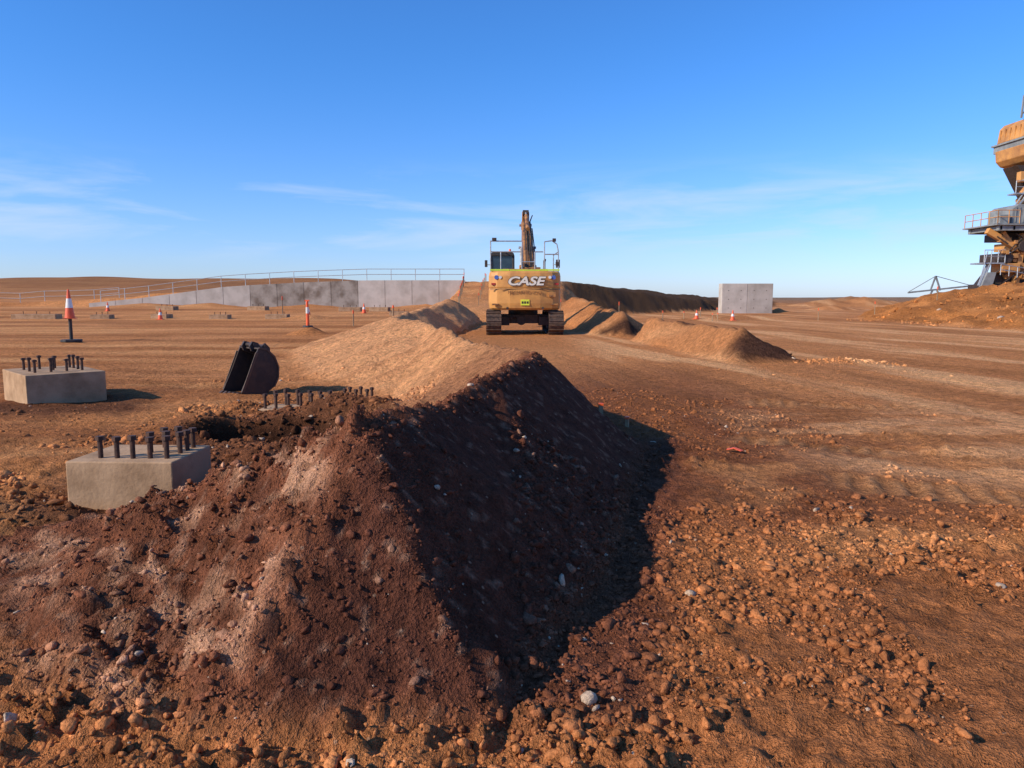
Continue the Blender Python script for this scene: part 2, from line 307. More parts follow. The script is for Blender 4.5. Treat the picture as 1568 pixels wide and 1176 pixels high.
# ---------------------------------------------------------------- mesh helpers
class Buf:
    def __init__(s): s.v=[];s.f=[]
    def box(s,c,size,R=None):
        c=Vector(c);h=[a/2 for a in size];n=len(s.v)
        for sx in(-1,1):
            for sy in(-1,1):
                for sz in(-1,1):
                    p=Vector((sx*h[0],sy*h[1],sz*h[2]))
                    if R is not None:p=R@p
                    s.v.append(c+p)
        for q in [(0,1,3,2),(4,6,7,5),(0,4,5,1),(2,3,7,6),(0,2,6,4),(1,5,7,3)]: s.f.append([n+i for i in q])
        return s
    def b(s,x0,x1,y0,y1,z0,z1): return s.box(((x0+x1)/2,(y0+y1)/2,(z0+z1)/2),(x1-x0,y1-y0,z1-z0))
    def cyl(s,p,q,r,r2=None,n=10):
        p=Vector(p);q=Vector(q);d=(q-p).normalized();r2=r if r2 is None else r2
        u=d.orthogonal().normalized();w=d.cross(u);k=len(s.v)
        for i in range(n):
            a=2*math.pi*i/n;o=u*math.cos(a)+w*math.sin(a)
            s.v.append(p+o*r);s.v.append(q+o*r2)
        for i in range(n):
            j=(i+1)%n;s.f.append([k+2*i,k+2*j,k+2*j+1,k+2*i+1])
        s.f.append([k+2*i for i in range(n)][::-1]);s.f.append([k+2*i+1 for i in range(n)])
        return s
    def tube(s,pts,r,n=8):
        for a,b_ in zip(pts[:-1],pts[1:]): s.cyl(a,b_,r,n=n)
        return s
    def beam(s,p,q,w,h):
        p=Vector(p);q=Vector(q);d=q-p
        R=d.to_track_quat('X','Z').to_matrix();return s.box((p+q)/2,(d.length,w,h),R)
    def prism(s,poly,axis,a0,a1):
        k=len(s.v);n=len(poly)
        for a in(a0,a1):
            for (u,w) in poly:
                s.v.append(Vector({'x':(a,u,w),'y':(u,a,w),'z':(u,w,a)}[axis]))
        s.f.append([k+i for i in range(n)]);s.f.append([k+n+i for i in range(n)][::-1])
        for i in range(n):
            j=(i+1)%n;s.f.append([k+i,k+n+i,k+n+j,k+j])
        return s
    def mv(s,dx,dy=0,dz=0):
        s.v=[v+Vector((dx,dy,dz)) for v in s.v];return s
    def obj(s,name,m,parent=None,bev=0,loc=None,rotz=0,smooth=False):
        me=bpy.data.meshes.new(name);me.from_pydata([tuple(v) for v in s.v],[],s.f)
        bm=bmesh.new();bm.from_mesh(me);bmesh.ops.recalc_face_normals(bm,faces=bm.faces);bm.to_mesh(me);bm.free()
        me.materials.append(m)
        o=bpy.data.objects.new(name,me);COL.objects.link(o)
        if parent:o.parent=parent
        if loc:o.location=loc
        o.rotation_euler[2]=rotz
        if bev:
            md=o.modifiers.new("bevel",'BEVEL');md.width=bev;md.segments=2;md.limit_method='ANGLE'
        if smooth: me.shade_smooth()
        return o
def empty(name,loc,rz=0,sc=1):
    e=bpy.data.objects.new(name,None);COL.objects.link(e);e.location=loc;e.rotation_euler[2]=rz;e.scale=(sc,)*3;e.empty_display_size=.3;return e
def gz(x,y): return float(HZ(np.array([float(x)]),np.array([float(y)]))[0])
# ---------------------------------------------------------------- clods
def ico(sub):
    bm=bmesh.new();bmesh.ops.create_icosphere(bm,subdivisions=sub,radius=1)
    v=np.array([q.co[:] for q in bm.verts]);f=np.array([[w.index for w in q.verts] for q in bm.faces]);bm.free();return v,f
def scatter(name,px,py,size,sub,sink=-.05):
    v,f=ico(sub);n=len(px);nv=len(v)
    a=rng.uniform(0,6.28,n);sc=rng.uniform(.5,1.25,(n,3));sc[:,2]*=.8
    off=np.ones((n,nv))
    for k in range(9):
        d=rng.normal(0,1,(n,3));d/=np.linalg.norm(d,axis=1,keepdims=True)
        h=rng.uniform(.32,.78,(n,1));dp=d@v.T
        off=np.minimum(off,np.where(dp>h,h/np.maximum(dp,1e-3),1))
    off=off*(1+rng.normal(0,.08,(n,nv)))*1.2
    P=v[None]*off[:,:,None]*sc[:,None,:]*size[:,None,None]
    ca_,sa_=np.cos(a)[:,None],np.sin(a)[:,None]
    x=P[:,:,0]*ca_-P[:,:,1]*sa_;y=P[:,:,0]*sa_+P[:,:,1]*ca_
    z0=HZ(px,py)
    W=np.stack([x+px[:,None],y+py[:,None],P[:,:,2]+(z0+size*sink)[:,None]],-1).reshape(-1,3)
    F=(f[None]+np.arange(n)[:,None,None]*nv).reshape(-1,3)
    m=bpy.data.meshes.new(name);m.vertices.add(len(W));m.vertices.foreach_set("co",W.astype(np.float32).ravel())
    m.loops.add(len(F)*3);m.loops.foreach_set("vertex_index",F.ravel().astype(np.int32))
    m.polygons.add(len(F));m.polygons.foreach_set("loop_start",np.arange(0,len(F)*3,3,dtype=np.int32));m.update(calc_edges=True)
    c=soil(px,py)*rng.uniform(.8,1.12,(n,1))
    pale=rng.random(n)<.012
    c[pale]=np.array([.50,.36,.25])
    C4=np.repeat(np.concatenate([c,np.ones((n,1))],1),nv,0)
    at=m.color_attributes.new(name="soil",type='FLOAT_COLOR',domain='POINT');at.data.foreach_set("color",C4.astype(np.float32).ravel())
    m.materials.append(M_clod);o=bpy.data.objects.new(name,m);COL.objects.link(o);return o
M_clod=soilmat("clod_soil",.018,0)
def pts(n,x0,x1,y0,y1,th=-.1,seed=5,fr=.9,pw=1.0):
    x=rng.uniform(x0,x1,n);y=y0+(y1-y0)*rng.random(n)**pw
    k=fbm(x*fr,y*fr,seed,3)>th
    if n>1000: k&=(trackmask(x,y)[0]<.3)
    return x[k],y[k]
def sizes(n,a,b,p=3.0):
    u=rng.random(n);return a*(1-u*(1-(b/a)**(1-p)))**(1/(1-p))
segs=[]
x,y=pts(24000,.0,4.3,1.9,5.2,-.12,5,.9,1.15);segs.append((x,y,sizes(len(x),.007,.042,2.6)))
x,y=pts(5200,.9,3.6,4.3,12,-.05,15,.6,1.2);segs.append((x,y,sizes(len(x),.009,.045,2.8)))
x,y=pts(5500,-3.4,.3,1.9,2.9,-.2,25,1.4);segs.append((x,y,sizes(len(x),.007,.036,2.6)))
x,y=pts(5200,-3.0,-.2,2.4,4.1,-.1,35,1.4);segs.append((x,y,sizes(len(x),.006,.028,2.9)))
x,y=pts(6400,-4.4,-.9,4.2,10.2,-.2,45,1.2);segs.append((x,y,sizes(len(x),.014,.075,2.7)))
x,y=pts(1700,-8.5,-3,5.5,14,.1,55,.5);segs.append((x,y,sizes(len(x),.012,.05)))
x,y=pts(1300,2.8,9,4,16,.10,65,.4);segs.append((x,y,sizes(len(x),.008,.04)))
t=rng.random(1800);x=N[0]+(F3[0]-N[0])*t+rng.normal(.05,.07,1800);y=N[1]+(F3[1]-N[1])*t+rng.normal(0,.07,1800);segs.append((x,y,sizes(1800,.006,.034)))
t=rng.random(900);x=A[0]+(B[0]-A[0])*t+rng.normal(0,.08,900);y=A[1]+(B[1]-A[1])*t;segs.append((x,y,sizes(900,.006,.05)))
t=rng.random(400);x=A[0]+(N[0]-A[0])*t+rng.normal(0,.03,400);y=A[1]+(N[1]-A[1])*t;segs.append((x,y,sizes(400,.004,.022)))
t=rng.random(600);x=A[0]+(S2[0]-A[0])*t+rng.normal(0,.08,600);y=A[1]+(S2[1]-A[1])*t+rng.normal(0,.06,600);segs.append((x,y,sizes(600,.006,.04)))
t=rng.random(250);x=rng.uniform(6.4,8.8,250);y=17.2+rng.normal(0,.3,250);segs.append((x,y,sizes(250,.02,.10)))
x=rng.uniform(22,40,900);y=rng.uniform(34,50,900);segs.append((x,y,sizes(900,.05,.22)))
x=np.concatenate([s[0] for s in segs]);y=np.concatenate([s[1] for s in segs]);s_=np.concatenate([s[2] for s in segs])
blk=(np.abs(x+2.73)<.42)&(np.abs(y-5.44)<.35)
blk|=(np.hypot(x+6.72,y-10.95)<.68)
x,y,s_=x[~blk],y[~blk],s_[~blk]
small=s_<.017
scatter("dirt_clods",x[small],y[small],s_[small],1)
scatter("dirt_lumps",x[~small],y[~small],s_[~small],2)
# ---------------------------------------------------------------- foundation blocks
def bolt(buf,nut,x,y,z,h,r=.019):
    buf.cyl((x,y,z-.02),(x,y,z+h),r,n=10);nut.cyl((x,y,z+h*.82),(x,y,z+h*.82+.03),r*1.7,n=6)
def block(x,y,rz,w,d,h,bolts,bh=.2,z=None,r_=.019):
    z=gz(x,y) if z is None else z
    e=empty("concrete_footing",(x,y,z),rz)
    Buf().b(-w/2,w/2,-d/2,d/2,-.5,h).obj("plinth",M_conc,e,bev=.010)
    r=Buf();n=Buf()
    for (bx,by) in bolts: bolt(r,n,bx,by,h,bh*random.uniform(.92,1.08),r_)
    r.obj("anchor_bolts",M_rust,e);n.obj("anchor_nuts",M_rust,e);return e
ring=[(-.20,-.18),(-.08,-.18),(0.04,-.19),(.16,-.18),(.28,-.18),(.29,0),(.29,.21),(.18,.21),(.07,.21),(.18,.02),(.06,.02),(.29,.11)]
block(-2.73,5.44,math.radians(-2),.76,.62,.36,ring,.16,z=0,r_=.018)
ring2=[(-.3,-.3),(-.1,-.3),(.1,-.3),(.3,-.3),(.3,-.1),(.3,.12),(.3,.32),(.1,.32),(-.1,.32),(-.3,.32),(-.3,0),(0,0)]
block(-6.72,10.95,math.radians(45),1.0,1.35,.44,ring2,.19,z=0)
block(-2.75,9.55,math.radians(-4),.85,.5,.10,[(a,b) for a in(-.36,-.22,-.06,.1,.24,.37) for b in(-.17,.17)],.20,z=0)
block(-2.05,9.95,math.radians(-4),.4,.4,.10,[(a,b) for a in(-.15,0,.15) for b in(-.12,.12)],.20,z=0)
for (x,y,w,h) in [(-29,46,2.6,.28),(-33.5,47,2.2,.25),(-25,46,1.1,.25),(-21.6,46.5,1.0,.25),(-17.8,46,1.1,.25),(-14.3,46,1.3,.28),(-12.0,56,1.6,.3),(-9.8,56,1.4,.3),(-7.5,50,1.2,.25),(-19.5,58,1.4,.3),(-26.5,58,1.4,.3)]:
    block(x,y,random.uniform(-.1,.1),w,.8,h,[(-w*.3,0),(w*.3,0),(0,0)],.15)
# ---------------------------------------------------------------- loose bucket
def loose_bucket():
    e=empty("excavator_bucket",(-4.1,11.75,gz(-4.1,11.8)-.01),math.radians(-42),.92)
    outer=[(-.34,.02),(-.10,.0),(.10,.03),(.24,.12),(.32,.28),(.33,.46),(.26,.64),(.13,.76),(-.02,.80)]
    w=.29
    b=Buf()
    for (p,q) in zip(outer[:-1],outer[1:]):
        d=Vector((0,q[0]-p[0],q[1]-p[1]));n=Vector((0,-d.z,d.y)).normalized()*.025
        b.prism([(p[0],p[1]),(q[0],q[1]),(q[0]+n.y,q[1]+n.z),(p[0]+n.y,p[1]+n.z)],'x',-w,w)
    b.obj("shell",M_bucket,e)
    s=Buf();side=outer+[(-.06,.72),(-.20,.40),(-.36,.08)]
    s.prism(side,'x',w,w+.025);s.prism(side,'x',-w-.025,-w);s.obj("side_plates",M_bucket,e)
    ed=Buf()
    for sx in(-1,1):
        ed.beam((sx*(w+.032),-.34,.07),(sx*(w+.032),-.06,.72),.015,.05)
        for (p,q) in zip(outer[3:-1],outer[4:]): ed.beam((sx*(w+.031),p[0],p[1]),(sx*(w+.031),q[0],q[1]),.014,.03)
    ed.b(-w,w,-.40,-.28,.0,.035)
    ed.obj("wear_edges",M_bucketedge,e,bev=.004)
    t=Buf()
    for i in range(5):
        x=-w+.04+i*(2*w-.08)/4
        t.prism([(-.54,-.01),(-.38,-.01),(-.34,.06),(-.40,.07)],'x',x-.03,x+.03)
    t.obj("teeth",M_bucketedge,e)
    h=Buf()
    for sx in(-.13,.13):
        h.prism([(-.06,.74),(.30,.60),(.28,.78),(.20,.86),(.12,.80),(.04,.88),(-.04,.90),(-.09,.82)],'x',sx-.02,sx+.02)
    h.cyl((-.17,-.0,.84),(.17,-.0,.84),.035);h.cyl((-.17,.2,.80),(.17,.2,.80),.035)
    h.obj("hanger_ears",M_bucket,e)
loose_bucket()
# ---------------------------------------------------------------- cones & stakes
def cone_on_post(x,y,post=.78,ch=.95,name="bollard_with_traffic_cone",s=1):
    e=empty(name,(x,y,gz(x,y)+.01),random.uniform(0,1),s)
    Buf().prism([(.34*math.cos(a*math.pi/4+.39),.34*math.sin(a*math.pi/4+.39)) for a in range(8)],'z',0,.08).obj("base",M_black,e,bev=.01)
    Buf().cyl((0,0,.08),(0,0,post+.1),.055,n=12).obj("post",M_black,e)
    b=Buf();b.prism([(-.19,-.19),(.19,-.19),(.19,.19),(-.19,.19)],'z',post,post+.03)
    z=lambda t:post+.03+t*ch
    r=lambda t:.155*(1-t)+.03*t
    b.cyl((0,0,z(0)),(0,0,z(.35)),r(0),r(.35),20);b.cyl((0,0,z(.68)),(0,0,z(1)),r(.68),r(1),20);b.obj("cone_body",M_orange,e)
    Buf().cyl((0,0,z(.35)),(0,0,z(.68)),r(.35)+.003,r(.68)+.003,20).obj("reflective_band",M_white,e)
cone_on_post(-14.9,25.4)
def tbollard(x,y,h=1.1,z=None):
    e=empty("delineator_bollard",(x,y,(gz(x,y) if z is None else z)),0)
    Buf().cyl((0,0,0),(0,0,.06),.22,.18,12).obj("base",M_black,e)
    Buf().cyl((0,0,.06),(0,0,h),.07,.05,12).cyl((0,0,h),(0,0,h+.04),.05,.03,12).cyl((-.09,0,h+.06),(.09,0,h+.06),.03,n=8).obj("post",M_orange,e)
    Buf().cyl((0,0,h*.55),(0,0,h*.8),.066,.06,12).obj("reflective_band",M_white,e)
tbollard(-8.3,30.6,1.0)
def cone_small(x,y,h=.7):
    e=empty("traffic_cone",(x,y,gz(x,y)),random.uniform(0,1))
    Buf().b(-.18,.18,-.18,.18,0,.03).obj("base",M_orange,e)
    Buf().cyl((0,0,.03),(0,0,.4*h),.14,.10,14).cyl((0,0,.65*h),(0,0,h),.068,.025,14).obj("cone_body",M_orange,e)
    Buf().cyl((0,0,.4*h),(0,0,.65*h),.102,.07,14).obj("reflective_band",M_white,e)
for (x,y) in [(-21,45),(-13.5,50),(-10.4,53),(14.2,48.5),(12.0,49),(-30,56)]:
    cone_small(x,y,random.uniform(.5,.7))
def stake(x,y,h):
    e=empty("survey_stake",(x,y,gz(x,y)),random.uniform(0,3))
    Buf().prism([(-.025,-.02),(.025,-.02),(.025,.02),(-.025,.02)],'z',-.1,h*.8).obj("peg",M_wood,e)
    Buf().b(-.03,.03,-.025,.025,h*.8,h).obj("painted_top",M_orange,e)
for (x,y,h) in [(7.1,50,1.2),(-14.9,49,1.3),(-5.2,33,.6),(-8,38,.8),(2.9,45,.9),(9,45,.7),(13,52,.8),(1.15,9.6,.16),(1.35,8.7,.12),(19.5,48,.8),(27,48,.9),(25,52,.9),(-40,45,1),(-37,50,1),(-42,40,1),(30,44,.8),(32,40,.8),(13.1,48,.5),(13.6,50,.6),(12.5,47,.5),(11.4,50,.5)]:
    stake(x,y,h)
for i in range(9):
    t=i/8;stake(-3.4-.9*t,48+20*t,.9);
for i in range(7):
    t=i/6;stake(-2.2-.2*t,50+20*t,.8)
e=empty("orange_marker_ribbon",(2.15,7.15,gz(2.15,7.15)+.02),-.5)
b=Buf();b.beam((-.07,0,.01),(0,.01,.03),.05,.006);b.beam((0,.01,.03),(.08,-.02,.012),.045,.006);b.obj("ribbon",M_orange,e)
# ---------------------------------------------------------------- retaining wall
wl=empty("concrete_retaining_wall",(0,68,0))
prof=[(-38,.95),(-33,1.45),(-25.5,2.45),(-19,2.8),(-13.2,3.0),(-4.2,3.0)]
def ptop(x):
    return float(np.interp(x,[p[0] for p in prof],[p[1] for p in prof]))
x=-38.
while x<-4.3:
    x1=min(x+2.42,-4.2)
    Buf().prism([(x+.015,-.4),(x1-.015,-.4),(x1-.015,ptop(x1)),(x+.015,ptop(x))],'y',-.2,.2).obj("panel",M_walld if -25.6<x<-14 else M_wall,wl,bev=.01)
    x=x1
Buf().b(-38,-4.2,-.1,.35,-.4,.9).obj("core",M_wall,wl)
rl=Buf();x=-37
P=[]
while x<=-4.25:
    zt=ptop(x);P.append((x,0,zt));rl.cyl((x,.0,zt-.02),(x,.0,zt+1.02),.032,n=6);x+=2.18
for hh in(.52,1.0):
    rl.tube([(p[0],p[1],p[2]+hh) for p in P],.026,6)
rl.obj("handrail",M_rail,wl)
hr=empty("access_handrail",(0,0,0))
rl=Buf();P=[(-60+2.5*i,74-.2*i,0) for i in range(10)];P=[(a,b_,gz(a,b_)) for a,b_,_ in P]
for p in P: rl.cyl(p,(p[0],p[1],p[2]+1.0),.03,n=6)
for hh in(.5,1.0): rl.tube([(p[0],p[1],p[2]+hh) for p in P],.022,6)
rl.obj("rail",M_rail,hr)
# ---------------------------------------------------------------- free-standing concrete wall
cw=empty("concrete_wall_block",(21.8,70,gz(21.8,70)-.3))
Buf().b(-2.35,-.02,0,1.2,0,3.05).obj("panel_a",M_wall,cw,bev=.02)
Buf().b(.02,2.35,0,1.2,0,3.05).obj("panel_b",M_wall,cw,bev=.02)
Buf().b(-2.3,2.3,.05,1.15,0,3.0).obj("core",M_wall,cw)
b=Buf()
for xx in(-1.75,-.6,.6,1.75):
    for zz in(.8,1.6,2.4): b.cyl((xx,-.012,zz),(xx,.03,zz),.04,n=8)
b.obj("tie_holes",M_dark,cw)
# ---------------------------------------------------------------- excavator
def excavator():
    e=empty("excavator",(.52,29.75,gz(.5,32)),math.radians(1.5))
    for sx,nm in((-1,"left"),(1,"right")):
        xc=sx*1.24
        w=.60
        t=Buf();r=.44;Ln=4.2;zc=.47
        path=[];n=18
        for i in range(n): path.append(((r)+ (Ln-2*r)*i/n, zc-r, 0))
        for i in range(8):
            a=-math.pi/2+math.pi*i/8;path.append((Ln-r+r*math.cos(a),zc+r*math.sin(a),0))
        for i in range(n): path.append((Ln-r-(Ln-2*r)*i/n, zc+r-.03*math.sin(math.pi*i/n),0))
        for i in range(8):
            a=math.pi/2+math.pi*i/8;path.append((r+r*math.cos(a),zc+r*math.sin(a),0))
        for i in range(len(path)):
            p=path[i];q=path[(i+1)%len(path)]
            d=Vector((0,q[0]-p[0],q[1]-p[1]));d.normalize();R=Matrix(((1,0,0),(0,d.y,-d.z),(0,d.z,d.y)))
            c=Vector((xc,(p[0]+q[0])/2,(p[1]+q[1])/2))
            t.box(c,(w,.165,.03),R)
            t.box(c+Vector((0,d.z,-d.y))*.03,(w,.025,.05),R)
        t.obj(nm+"_track_shoes",M_track,e)
        f=Buf();f.b(xc-.17,xc+.17,.5,3.7,.3,.62);f.cyl((xc-.13,r,zc),(xc+.13,r,zc),.34,n=20);f.cyl((xc-.13,Ln-r,zc),(xc+.13,Ln-r,zc),.34,n=20)
        for i in range(7): f.cyl((xc-.14,.85+i*.42,.17),(xc+.14,.85+i*.42,.17),.1,n=12)
        f.obj(nm+"_track_frame",M_dark,e,bev=.02)
    u=Buf();u.b(-1.05,1.05,1.3,2.9,.42,.78);u.cyl((0,2.1,.75),(0,2.1,1.05),.62,n=24);u.b(-1.05,-.6,1.0,1.5,.35,.7);u.b(.6,1.05,1.0,1.5,.35,.7)
    u.cyl((-.55,.75,.66),(-.35,1.3,.66),.05);u.cyl((-.1,1.25,.55),(-.1,1.32,.55),.2,n=16)
    u.obj("undercarriage",M_dark,e,bev=.03)
    Buf().b(-1.38,1.38,.7,3.8,1.03,1.2).obj("turntable_deck",M_dark,e,bev=.02)
    plan=lambda s,back:[(-1.44*s,1.35),(-1.44*s,.55),(-1.36*s,.33+back),(-1.1*s,.17+back),(-.6*s,.07+back),(0,.04+back),(.6*s,.07+back),(1.1*s,.17+back),(1.36*s,.33+back),(1.44*s,.55),(1.44*s,1.35)]
    levels=[(.99,.93,.10),(1.06,.975,.03),(1.25,1.0,0),(1.78,1.0,0),(1.84,.985,.02),(1.90,1.0,0.0),(2.32,.995,.0),(2.46,.975,.03),(2.52,.93,.10)]
    b=Buf()
    for (z,s,bk) in levels:
        for (px,py) in plan(s,bk): b.v.append(Vector((px,py,z)))
    n=11
    for l in range(len(levels)-1):
        for i in range(n):
            j=(i+1)%n;b.f.append([l*n+i,l*n+j,(l+1)*n+j,(l+1)*n+i])
    b.f.append([i for i in range(n)][::-1]);b.f.append([(len(levels)-1)*n+i for i in range(n)])
    b.obj("counterweight",M_yel,e,bev=.012)
    Buf().b(-.28,1.43,1.36,3.4,1.2,2.3).obj("engine_housing_right",M_yeld,e,bev=.05)
    Buf().b(-1.43,-.3,1.36,1.85,1.2,2.3).obj("engine_housing_left",M_yeld,e,bev=.05)
    Buf().b(-.9,.95,.6,1.7,2.5,2.62).obj("bonnet",M_yeld,e,bev=.04)
    b=Buf();
    for sx in(-1,1):
        b.b(sx*1.0-.38,sx*1.0+.38,.40,.46,2.535,2.60)
    b.b(-.6,.6,.28,.34,2.53,2.58)
    b.obj("hivis_stripe",M_hiv,e)
    b=Buf();b.cyl((.85,1.5,2.3),(.85,1.5,2.95),.05);b.cyl((.85,1.5,2.95),(.87,1.4,3.02),.05);b.obj("exhaust_pipe",M_dark,e)
    b=Buf();b.b(.93,1.22,.075,.16,1.50,1.70);b.b(-1.3,-1.05,.09,.2,1.18,1.24);b.b(1.05,1.3,.09,.2,1.18,1.24);b.obj("vent_panels",M_boom,e,bev=.01)
    b=Buf()
    for sx in(-1,1): b.cyl((sx*1.13,.145,2.27),(sx*1.13,.22,2.27),.085,n=16)
    b.obj("hazard_sticker_blue",M_blue,e)
    b=Buf()
    for sx in(-1,1): b.cyl((sx*.98,.105,2.27),(sx*.98,.18,2.27),.06,n=16)
    b.obj("hazard_sticker_white",M_white,e)
    b=Buf();b.b(-.17,.17,.025,.06,1.17,1.4);b.obj("number_plate",M_plate,e,bev=.005)
    b=Buf()
    for i in range(3): b.b(-.14+.1*i,-.07+.1*i,.018,.03,1.24,1.33)
    b.obj("plate_digits",M_dark,e)
    b=Buf()
    for sx in(-1,1): b.b(sx*1.25-.08,sx*1.25+.08,.19,.3,1.98,2.05)
    b.obj("rear_lamps",M_red,e)
    b=Buf();b.cyl((-.7,.09,1.06),(-.7,.0,1.06),.05);b.cyl((.7,.09,1.06),(.7,.0,1.06),.05);b.b(-1.38,1.38,.16,.20,1.80,1.825);b.b(-1.0,1.0,.055,.08,1.80,1.825);b.obj("lifting_lugs",M_dark,e)
    def text(s,size,x,z,y,m,nm,shear=.25,ex=.004,sx=1.0,off=0):
        cu=bpy.data.curves.new(nm,'FONT');cu.body=s;cu.size=size;cu.align_x='CENTER';cu.extrude=ex;cu.shear=shear;cu.offset=off;cu.materials.append(m)
        o=bpy.data.objects.new(nm,cu);COL.objects.link(o);o.parent=e;o.location=(x,y,z);o.rotation_euler=(math.radians(90),0,0);o.scale=(sx,1,1)
    text("CASE",.46,.0,1.97,.02,M_dark,"lettering_outline",.25,.004,1.34,.028)  # dark outline behind the letters, part of the decal
    text("CASE",.46,.0,1.97,.01,M_letter,"lettering",.25,.004,1.34,.014)
    text("MECHANO CIVIL",.18,0,1.62,.03,M_boom,"owner_lettering",0,.004,1.0)
    cx0,cx1,cy0,cy1=-1.38,-.36,1.95,3.65
    b=Buf();b.b(cx0,cx1,cy0,cy1,1.2,2.2);b.obj("cab_lower",M_yeld,e,bev=.05)
    b=Buf()
    for xx in(cx0+.05,cx1-.05):
        b.beam((xx,cy0+.05,2.2),(xx,cy0+.12,3.22),.1,.1);b.beam((xx,cy1-.05,2.2),(xx,cy1-.3,3.22),.1,.1);b.beam((xx,2.8,2.2),(xx,2.8,3.22),.08,.06)
    b.b(cx0+.05,cx1-.05,cy0+.03,cy0+.09,2.2,2.55)
    b.prism([(cx0,3.2),(cx1,3.2),(cx1-.04,3.32),(cx1-.16,3.38),(cx0+.16,3.38),(cx0+.04,3.32)],'y',cy0+.0,cy1-.2)
    b.obj("cab_frame",M_black,e,bev=.02)
    b=Buf();b.b(cx0+.09,cx1-.09,cy0+.08,cy0+.10,2.55,3.2);b.b(cx0+.06,cx0+.075,cy0+.15,cy1-.2,2.25,3.2);b.b(cx1-.075,cx1-.06,cy0+.15,cy1-.2,2.25,3.2);b.b(cx0+.09,cx1-.09,cy1-.2,cy1-.18,2.25,3.2);b.obj("cab_glass",M_glass,e)
    b=Buf();b.b(-1.1,-.65,2.5,2.65,2.3,2.95);b.b(-1.0,-.75,2.5,2.62,2.95,3.12);b.obj("operator_seat",M_blue,e,bev=.04)
    b=Buf();r=.024;z0=2.3
    b.tube([(-1.36,.75,z0),(-1.36,.75,3.72),(-.1,.75,3.72),(-.1,.75,z0)],r);b.tube([(-1.36,.75,3.3),(-.1,.75,3.3)],r);b.tube([(-.95,.75,2.5),(-.95,.75,3.3)],r)
    b.tube([(-1.36,.75,3.72),(-1.36,2.0,3.72),(-1.36,2.0,z0)],r)
    b.tube([(.42,.75,z0),(.42,.75,3.3),(.75,.75,3.3)],r);b.tube([(.8,.75,z0),(.8,.75,3.7),(1.1,.75,3.74),(1.3,.75,3.6),(1.36,.75,3.3),(1.36,.75,z0)],r);b.tube([(.8,.75,3.2),(1.36,.75,3.2)],r)
    b.tube([(1.36,.75,3.3),(1.36,3.2,3.3),(1.36,3.2,2.3)],r)
    b.tube([(-.1,.75,2.9),(.42,.75,2.9)],r)
    b.obj("handrails",M_rail,e)
    b=Buf();b.b(-1.3,-1.12,.7,.8,3.74,3.85);b.b(1.12,1.26,.7,.8,3.70,3.83);b.b(1.45,1.62,2.9,2.95,2.75,3.1);b.b(1.25,1.42,.7,.76,2.75,2.9);b.b(-1.62,-1.5,3.5,3.55,2.8,3.1);b.obj("mirrors_and_lights",M_dark,e,bev=.01)
    b=Buf();b.tube([(-1.5,3.5,2.9),(-1.36,3.5,2.9)],.015);b.tube([(1.36,3.2,2.9),(1.5,2.95,2.9)],.015);b.obj("mirror_arms",M_rail,e)
    bx=.32
    prof=[(2.9,1.75),(3.3,1.5),(4.6,3.3),(6.6,4.6),(7.35,4.75),(7.4,4.98),(7.1,5.12),(6.3,5.02),(4.4,4.1),(2.95,2.2)]
    Buf().prism(prof,'x',bx-.21,bx+.21).obj("boom",M_boom,e,bev=.03)
    b=Buf();b.prism([(2.6,1.2),(3.6,1.2),(3.4,2.1),(2.7,2.2)],'x',bx-.38,bx-.26);b.prism([(2.6,1.2),(3.6,1.2),(3.4,2.1),(2.7,2.2)],'x',bx+.26,bx+.38);b.b(bx-.42,bx+.42,2.2,2.7,2.0,2.75);b.obj("boom_foot",M_boom,e,bev=.02)
    b=Buf()
    for sx in(-.31,.31): b.cyl((bx+sx,3.9,1.7),(bx+sx,4.7,2.9),.085,n=12)
    b.cyl((bx,4.7,4.55),(bx,6.3,5.3),.09,n=12)
    b.obj("hydraulic_cylinders",M_boom,e)
    b=Buf()
    for sx in(-.31,.31): b.cyl((bx+sx,4.7,2.9),(bx+sx,5.2,3.75),.045,n=12)
    b.cyl((bx,6.3,5.3),(bx,7.0,5.55),.045,n=12);b.cyl((bx-.4,5.2,3.75),(bx+.4,5.2,3.75),.06);b.cyl((bx-.3,7.2,4.95),(bx+.3,7.2,4.95),.07)
    b.obj("cylinder_rods",M_rail,e)
    b=Buf()
    for o in(-.12,-.05,.05,.12): b.tube([(bx+o,2.9,2.3),(bx+o,3.5,3.15),(bx+o,4.4,4.18),(bx+o,5.3,4.62),(bx+o*.6,6.2,5.08)],.022,6)
    b.tube([(bx+.24,3.0,2.2),(bx+.27,4.3,3.7),(bx+.27,6.2,4.7)],.025,6);b.tube([(bx-.26,3.0,2.2),(bx-.27,4.3,3.7)],.025,6)
    b.tube([(bx+.15,6.2,5.0),(bx+.3,6.6,5.35),(bx+.28,6.95,5.3),(bx+.18,7.2,5.0)],.025,6)
    b.obj("hydraulic_hoses",M_black,e)
    b=Buf();b.prism([(6.9,5.5),(7.15,5.6),(7.6,4.9),(8.4,2.2),(8.2,2.1),(7.2,4.7)],'x',bx-.17,bx+.17);b.obj("stick",M_boom,e,bev=.02)
    b=Buf();b.cyl((bx-.14,6.95,5.5),(bx+.14,6.95,5.5),.14,n=14);b.b(bx-.1,bx+.1,6.9,7.1,5.5,5.62);b.cyl((bx-.2,8.3,2.2),(bx+.2,8.3,2.2),.1);b.obj("stick_pins",M_dark,e)
    b=Buf();b.prism([(8.2,2.2),(8.55,1.9),(8.7,1.3),(8.4,.8),(7.9,.65),(7.6,.9),(8.0,1.0),(8.3,1.4)],'x',bx-.5,bx+.5);b.obj("bucket",M_bucket,e)
    b=Buf();b.cyl((-.55,2.2,3.38),(-.55,2.2,3.5),.06,.04);b.obj("beacon",M_orange,e)
excavator()
